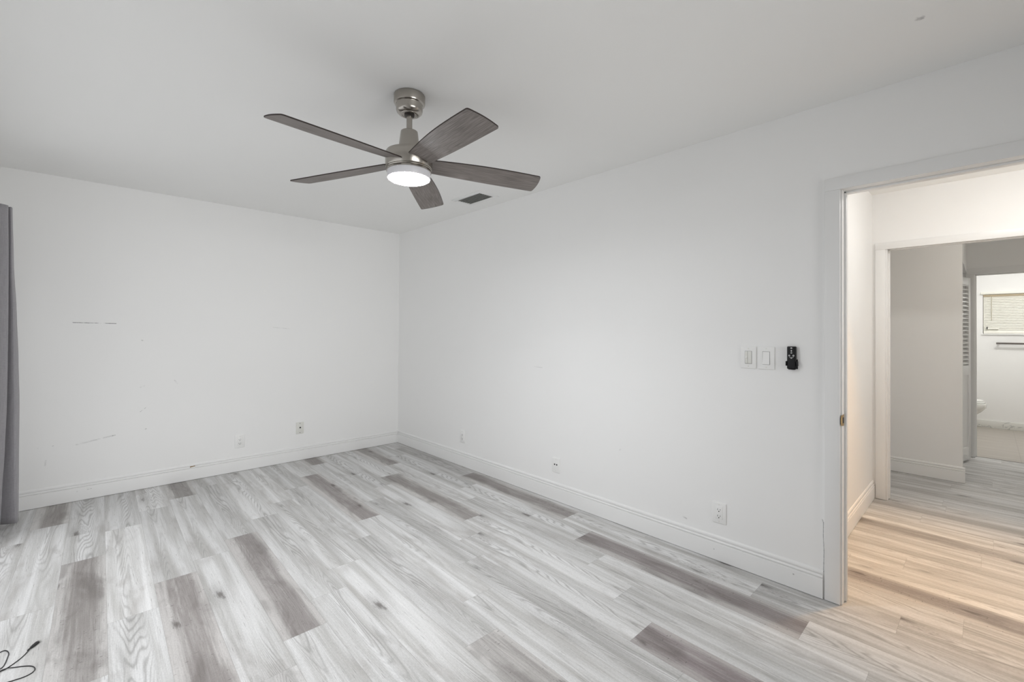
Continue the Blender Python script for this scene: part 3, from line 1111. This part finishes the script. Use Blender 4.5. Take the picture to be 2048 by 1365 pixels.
def receptacle(t):
    g = MB(); g.box(-0.0185, 0.0185, -0.0085, -0.005, -0.0365, 0.0365, 0.0012)
    o = g.build('receptacle', M_PLATE); o.parent = t
    g = MB()
    for zc in (0.019, -0.017):
        g.box(-0.0085, -0.0062, -0.0088, -0.0082, zc - 0.0045, zc + 0.0050)
        g.box(0.0058, 0.0080, -0.0088, -0.0082, zc - 0.0035, zc + 0.0045)
        g.lathe([(0.0030, 0.0), (0.0030, 0.0006)], 12, mat=Matrix.Translation((0, -0.0082, zc - 0.0100)) @ Matrix.Rotation(math.radians(90), 4, 'X'))
    o = g.build('slots', M_DARKSLOT, label='dark outlet slots'); o.parent = t
    screws(t, (0.048, -0.048))


t = plate('wall_outlet', 'white duplex outlet on the right wall nearest the doorway', 'outlet', 'right', -3.685, 0.272)
receptacle(t)
t = plate('wall_outlet', 'white duplex outlet low on the right wall nearest the room corner', 'outlet', 'right', -1.257, 0.284)
receptacle(t)
t = plate('wall_outlet', 'white duplex outlet low on the back wall left of the cable plate', 'outlet', 'back', -1.622, 0.274)
receptacle(t)
t = plate('phone_plate', 'white plate with two small dark jacks on the right wall', 'wall plate', 'right', -2.448, 0.272, 0.076, 0.112)
g = MB()
for xx in (-0.011, 0.011):
    g.lathe([(0.0062, 0), (0.0062, 0.0012)], 16, mat=Matrix.Translation((xx, -0.0060, 0.004)) @ Matrix.Rotation(math.radians(90), 4, 'X'))
o = g.build('jacks', M_DARKSLOT, label='two dark jacks'); o.parent = t
screws(t, (0.042, -0.042))
t = plate('cable_plate', 'off-white coax plate with dark center jack on the back wall', 'wall plate', 'back', -1.095, 0.322, 0.072, 0.116, mat=M_PLATE2)
g = MB(); g.lathe([(0.0072, 0), (0.0072, 0.003), (0.0050, 0.009), (0.0048, 0.010)], 16, mat=Matrix.Translation((0.002, -0.0062, 0.004)) @ Matrix.Rotation(math.radians(90), 4, 'X'))
o = g.build('coax_jack', M_DARKSLOT, label='dark coax jack'); o.parent = t
screws(t, (0.046, -0.046), M_GREYSLOT, r=0.0042)

t = plate('dimmer_switch', 'white slide dimmer switch, left of the pair by the doorway', 'light switch', 'right', -3.841, 1.171, 0.078, 0.121)
screws(t, (0.048, -0.048), M_PLATE2)
g = MB(); g.box(-0.0180, 0.0180, -0.0075, -0.006, -0.0350, 0.0350, 0.0006); o = g.build('recess', M_GREYSLOT); o.parent = t
g = MB(); g.box(-0.0030, 0.0165, -0.0098, -0.006, -0.0330, 0.0335, 0.0014); o = g.build('paddle', M_PLATE2); o.parent = t
g = MB(); g.box(-0.0168, -0.0042, -0.0082, -0.006, -0.0330, 0.0335, 0.0005); trk = g.build('slider_track', M_PLATE2); trk.parent = t
g = MB(); g.box(-0.0150, -0.0060, -0.0125, -0.007, -0.0040, 0.0040, 0.001); o = g.build('slider', M_PLATE); o.parent = trk
t = plate('rocker_switch', 'white rocker light switch between the dimmer and the black remote', 'light switch', 'right', -3.930, 1.171, 0.080, 0.121)
screws(t, (0.049, -0.049), M_PLATE2)
g = MB(); g.box(-0.0182, 0.0182, -0.0072, -0.006, -0.0352, 0.0352, 0.0005); o = g.build('recess', M_GREYSLOT); o.parent = t
g = MB()
g.prism([(-0.0068, -0.0335), (-0.0130, -0.0335), (-0.0095, 0.0), (-0.0078, 0.0335), (-0.0060, 0.0335)], 0, -0.0165, 0.0165)
o = g.build('rocker', M_PLATE); o.parent = t

# remote in its wall cradle -------------------------------------------------------------
RY, RZ = -4.052, 1.178
hold = thing('remote_cradle', 'black wall cradle holding the fan remote beside the doorway', 'remote holder', (0, RY, RZ - 0.057), math.radians(-90))
g = MB()
g.box(-0.024, 0.024, -0.0045, 0.0, 0.000, 0.050, 0.0015)
g.box(-0.0262, -0.0212, -0.0240, 0.0, 0.016, 0.040, 0.0015); g.box(0.0212, 0.0262, -0.0240, 0.0, 0.016, 0.040, 0.0015)
g.box(-0.0150, 0.0150, -0.0200, 0.0, -0.0030, -0.0005, 0.001)
o = g.build('cradle_body', M_BLACK); o.parent = hold
rem = thing('fan_remote', 'slim black remote control with white button symbols on the wall', 'remote control', (0, RY, RZ - 0.057), math.radians(-90))
g = MB()
g.box(-0.0205, 0.0205, -0.0210, -0.0050, 0.0, 0.116, 0.0045, 4)
o = g.build('remote_body', M_BLACK); o.parent = rem
for (bx, bz, r, mt_) in ((0, 0.1075, 0.0040, 'ring'), (0, 0.0935, 0.0032, 'dot'), (0, 0.0830, 0.0034, 'ring'), (-0.0095, 0.0690, 0.0036, 'ring'),
                         (0.0095, 0.0690, 0.0042, 'ring'), (0, 0.0570, 0.0036, 'ring'), (-0.0075, 0.0605, 0.0014, 'dot'), (0.0075, 0.0605, 0.0014, 'dot')):
    g = MB()
    mt = Matrix.Translation((bx, -0.0208, bz)) @ Matrix.Rotation(math.radians(90), 4, 'X')
    if mt_ == 'ring':
        g.lathe([(r * 0.55, 0.0004), (r * 0.55, 0.0010), (r, 0.0010), (r, 0.0)], 18, mat=mt, caps=False)
    else:
        g.lathe([(r, 0.0), (r, 0.0010), (r * 0.6, 0.0012)], 14, mat=mt)
    o = g.build('button', M_PRINT, label='white printed button'); o.parent = rem

# black cable on the floor ---------------------------------------------------------------
cab = thing('charging_cable', 'black cable with a silver plug coiled on the floor at lower left', 'cable', (-2.83, -2.15, 0))


CR = 0.0017
z1 = CR + 0.0006
path = [(-2.8065, -2.0755, 0.0035), (-2.817, -2.103, z1), (-2.832, -2.130, z1), (-2.854, -2.157, z1), (-2.869, -2.167, z1), (-2.905, -2.170, z1), (-2.955, -2.140, z1),
        (-2.970, -2.080, z1), (-2.935, -2.035, z1), (-2.905, -2.022, z1), (-2.891, -2.018, z1), (-2.884, -2.0145, z1), (-2.877, -2.016, z1), (-2.869, -2.031, z1), (-2.864, -2.054, z1),
        (-2.865, -2.083, z1), (-2.867, -2.115, z1), (-2.871, -2.140, z1), (-2.880, -2.155, z1 + .001), (-2.900, -2.176, z1 + 0.0035), (-2.925, -2.185, z1 + .003), (-2.93, -2.200, z1), (-2.905, -2.192, z1),
        (-2.876, -2.174, z1 + .0035), (-2.859, -2.170, z1 + .0035), (-2.841, -2.174, z1), (-2.816, -2.189, z1), (-2.797, -2.204, z1), (-2.786, -2.220, z1), (-2.781, -2.238, z1),
        (-2.783, -2.253, z1), (-2.792, -2.264, z1), (-2.810, -2.270, z1), (-2.841, -2.267, z1), (-2.90, -2.262, z1), (-2.98, -2.30, z1)]
g = MB(); g.tube(spline(path, 8), CR, 10)
o = g.build('cord', M_RUBBER, cab); o.matrix_parent_inverse = cab.matrix_basis.inverted()
pd = Vector((-2.7775, -2.0265, 0)) - Vector((-2.8045, -2.070, 0)); pd.normalize()
pn = Vector((-pd.y, pd.x, 0))
mt = Matrix(((pd.x, pn.x, 0, -2.8045), (pd.y, pn.y, 0, -2.070), (0, 0, 1, 0.0044), (0, 0, 0, 1)))
g = MB()
t = bmesh.new()
secs = [(-0.012, 0.0020, 0.0020), (0.0, 0.0024, 0.0022), (0.004, 0.0044, 0.0034), (0.016, 0.0066, 0.0040), (0.034, 0.0070, 0.0042), (0.0365, 0.0066, 0.0038)]
rings = []
for (sx, hw, hh) in secs:
    ring = []
    for k in range(16):
        a = 2 * math.pi * k / 16
        ca, sa_ = math.cos(a), math.sin(a)
        ring.append(t.verts.new((sx, hw * math.copysign(abs(ca) ** 0.6, ca), hh * math.copysign(abs(sa_) ** 0.6, sa_))))
    rings.append(ring)
for a, b_ in zip(rings, rings[1:]):
    for k in range(16):
        f = t.faces.new((a[k], a[(k + 1) % 16], b_[(k + 1) % 16], b_[k])); f.smooth = True
t.faces.new(rings[0][::-1]); t.faces.new(rings[-1])
bmesh.ops.recalc_face_normals(t, faces=t.faces[:])
g.merge(t, mt)
plug = g.build('plug_body', M_RUBBER, cab); plug.matrix_parent_inverse = cab.matrix_basis.inverted()
g = MB(); g.box(0.0355, 0.0475, -0.0052, 0.0052, -0.0022, 0.0022, 0.0006, mat=mt)
g.build('plug_tip', M_SILVER, plug, label='silver metal plug tip')

# bathroom: window, blind, towel bar, toilet ------------------------------------------------
w2 = bpy.data.objects.new('window_2', None); COL.objects.link(w2); w2.location = (BFX, (BW0 + BW1) / 2, BZ0)
w2['kind'] = 'structure'; w2['label'] = 'small bathroom window behind the blind'


def kid(g, name, mat, par, label=None):
    o = g.build(name, mat, par, label=label)
    o.matrix_parent_inverse = par.matrix_basis.inverted()
    return o


g = MB()
g.box(BFX + 0.06, BFX + 0.10, BW1, BW1 + 0.04, BZ0, BZ1); g.box(BFX + 0.06, BFX + 0.10, BW0 - 0.04, BW0, BZ0, BZ1)
g.box(BFX + 0.06, BFX + 0.10, BW1 + 0.04, BW0 - 0.04, BZ0, BZ0 + 0.04); g.box(BFX + 0.06, BFX + 0.10, BW1 + 0.04, BW0 - 0.04, BZ1 - 0.04, BZ1)
kid(g, 'window_frame', M_ALU, w2)
g = MB(); g.box(BFX + 0.078, BFX + 0.082, BW1 + 0.04, BW0 - 0.04, BZ0 + 0.04, BZ1 - 0.04)
kid(g, 'glass_pane', M_GLASS, w2)
g = MB(); g.box(BFX - 0.022, BFX + 0.06, BW1 - 0.01, BW0 + 0.012, BZ0 - 0.016, BZ0, 0.003)
kid(g, 'window_sill', M_TRIM, w2)
bl = thing('window_blind', 'cream slatted blind closed over the bathroom window', 'blind', (BFX, (BW0 + BW1) / 2, BZ1))
g = MB(); g.box(BFX - 0.035, BFX + 0.015, BW1 - 0.02, BW0 + 0.020, BZ1 + 0.004, BZ1 + 0.034, 0.004)
kid(g, 'valance', M_BLIND, bl)
g = MB(); g.box(BFX - 0.001, BFX + 0.032, BW1 + 0.004, BW0 - 0.004, BZ1 - 0.026, BZ1 - 0.001, 0.002)
kid(g, 'head_rail', simple('head_rail_tan', srgb(190, 176, 150), 0.5), bl)
g = MB()
NS = 22
for i_ in range(NS):
    z = BZ1 - 0.036 + (BZ0 + 0.043 - BZ1 + 0.036) * i_ / (NS - 1)
    t = bmesh.new()
    bmesh.ops.create_cube(t, size=1.0)
    for v in t.verts:
        v.co = Vector((BFX + 0.016 + v.co.z * 0.015 + v.co.x * 0.0012, (BW0 + BW1) / 2 + v.co.y * (BW0 - BW1 - 0.012), z + v.co.z * 0.0235))
    g.merge(t)
kid(g, 'slats', M_BLIND, bl)
g = MB(); g.box(BFX + 0.004, BFX + 0.028, BW1 + 0.006, BW0 - 0.006, BZ0 + 0.001, BZ0 + 0.036, 0.002)
kid(g, 'bottom_rail', M_BLIND, bl)
g = MB(); g.tube([(BFX - 0.004, BW0 - 0.085, BZ1 - 0.03), (BFX - 0.004, BW0 - 0.085, BZ1 - 0.36)], 0.0035, 8)
kid(g, 'wand', M_BLIND_CORD, bl)
g = MB(); g.box(BFX - 0.010, BFX + 0.004, BW0 - 0.150, BW0 - 0.040, BZ0 + 0.062, BZ0 + 0.082, 0.003)
g.slot = 1; g.box(BFX - 0.016, BFX - 0.009, BW0 - 0.046, BW0 - 0.036, BZ0 + 0.060, BZ0 + 0.098, 0.002)
kid(g, 'window_crank', [M_BLIND, M_DARKSLOT], w2, 'cream crank with dark knob')

tb = thing('towel_bar', 'dark metal towel bar under the bathroom window', 'towel bar', (BFX, -5.06, 1.183))
g = MB(); g.box(BFX - 0.075, BFX - 0.060, -5.36, -4.826, 1.170, 1.194, 0.002)
kid(g, 'bar', M_TOWEL, tb)
for yy in (-4.85, -5.34):
    g = MB(); g.box(BFX - 0.062, BFX, yy - 0.010, yy + 0.010, 1.172, 1.192, 0.002)
    kid(g, 'bracket', M_TOWEL, tb)

TX = 5.89                                        # toilet axis, facing -y
to = thing('toilet', 'white toilet bowl partly hidden behind the bathroom door frame', 'toilet', (TX, -4.35, 0))


def ellipse_loft(secs, seg=36):
    """secs: (centre y, half width x, half length y, z)"""
    t = bmesh.new()
    rings = []
    for (cy, ax, ay, z) in secs:
        rings.append([t.verts.new((TX + ax * math.cos(2 * math.pi * k / seg), cy + ay * math.sin(2 * math.pi * k / seg), z)) for k in range(seg)])
    for a, b_ in zip(rings, rings[1:]):
        for k in range(seg):
            f = t.faces.new((a[k], a[(k + 1) % seg], b_[(k + 1) % seg], b_[k])); f.smooth = True
    t.faces.new(rings[0][::-1]); t.faces.new(rings[-1])
    bmesh.ops.recalc_face_normals(t, faces=t.faces[:])
    g = MB(); g.merge(t)
    return g


kid(ellipse_loft([(-4.38, 0.11, 0.22, 0.0), (-4.38, 0.105, 0.21, 0.03), (-4.38, 0.085, 0.18, 0.10), (-4.39, 0.09, 0.20, 0.20), (-4.43, 0.13, 0.255, 0.28),
                  (-4.455, 0.165, 0.275, 0.335), (-4.455, 0.180, 0.282, 0.375), (-4.455, 0.180, 0.282, 0.392), (-4.455, 0.168, 0.270, 0.398)]), 'bowl', M_PORC, to)
kid(ellipse_loft([(-4.452, 0.178, 0.270, 0.4005), (-4.452, 0.182, 0.274, 0.406), (-4.452, 0.180, 0.272, 0.416), (-4.452, 0.174, 0.266, 0.4185)]), 'seat', M_PORC, to)
kid(ellipse_loft([(-4.448, 0.172, 0.258, 0.4205), (-4.448, 0.178, 0.264, 0.425), (-4.448, 0.174, 0.258, 0.440), (-4.448, 0.150, 0.225, 0.447)]), 'lid', M_PORC, to)
g = MB(); g.box(TX - 0.20, TX + 0.20, -4.205, -4.035, 0.39, 0.74, 0.02, 3)
tank = kid(g, 'tank', M_PORC, to)
g = MB(); g.box(TX - 0.21, TX + 0.21, -4.215, -4.030, 0.741, 0.775, 0.01, 2)
g.build('tank_lid', M_PORC, tank)

# hall and bathroom lamps and an added passage fill lamp (all out of the frame) -----------------------
hl = thing('hall_ceiling_lamp', 'round flush ceiling lamp of the hall beyond the doorway', 'ceiling lamp', (0.98, -5.06, H2))
g = MB(); g.lathe([(0.15, 0.0), (0.152, -0.012), (0.14, -0.02)], 48)
o = g.build('lamp_base', M_NICKEL); o.parent = hl
g = MB(); g.lathe([(0.138, -0.020), (0.120, -0.045), (0.08, -0.062), (0.03, -0.070), (0.001, -0.071)], 48, caps=False)
o = g.build('lamp_glass', lamp_mat('hall_lamp_glass', (1.0, 0.985, 0.955, 1), HALL_W)); o.parent = hl

sp = thing('hall_downlight', 'small recessed warm downlight in the hall ceiling by the doorway', 'ceiling lamp', (0.74, -4.62, H2))
g = MB(); g.lathe([(0.060, 0.0), (0.060, -0.004), (0.045, -0.006), (0.040, -0.001)], 32)
o = g.build('downlight_ring', M_TRIM); o.parent = sp
sd = bpy.data.lights.new('downlight_bulb', 'SPOT')
sd.energy, sd.color, sd.spot_size, sd.spot_blend, sd.shadow_soft_size = HALL_SPOT_W, (1.0, 0.50, 0.10), math.radians(66), 0.85, 0.05
so = bpy.data.objects.new('downlight_bulb', sd); COL.objects.link(so)
so.parent = sp; so.location = (0, 0, -0.012)

h2 = thing('passage_fill_lamp', 'unseen round flush lamp added as fill in the passage before the bathroom', 'ceiling lamp', (2.36, -5.20, H2))  # extra lamp, added to brighten the closet wall
g = MB(); g.lathe([(0.13, 0.0), (0.132, -0.012), (0.12, -0.02)], 48)
o = g.build('lamp_base', M_NICKEL); o.parent = h2
g = MB(); g.lathe([(0.118, -0.020), (0.105, -0.042), (0.07, -0.056), (0.03, -0.062), (0.001, -0.063)], 48, caps=False)
o = g.build('lamp_glass', lamp_mat('passage_fill_glass', (1.0, 0.94, 0.85, 1), PASSAGE_FILL_W)); o.parent = h2

bl_ = thing('bathroom_ceiling_lamp', 'flush ceiling lamp in the bathroom beyond the second hall', 'ceiling lamp', (5.35, -5.10, 2.40))
g = MB(); g.lathe([(0.16, 0.0), (0.162, -0.012), (0.15, -0.02)], 48)
o = g.build('lamp_base', M_NICKEL); o.parent = bl_
g = MB(); g.lathe([(0.148, -0.020), (0.130, -0.045), (0.08, -0.062), (0.03, -0.070), (0.001, -0.071)], 48, caps=False)
o = g.build('lamp_glass', lamp_mat('bathroom_lamp_glass', (1.0, 0.985, 0.95, 1), BATH_W)); o.parent = bl_
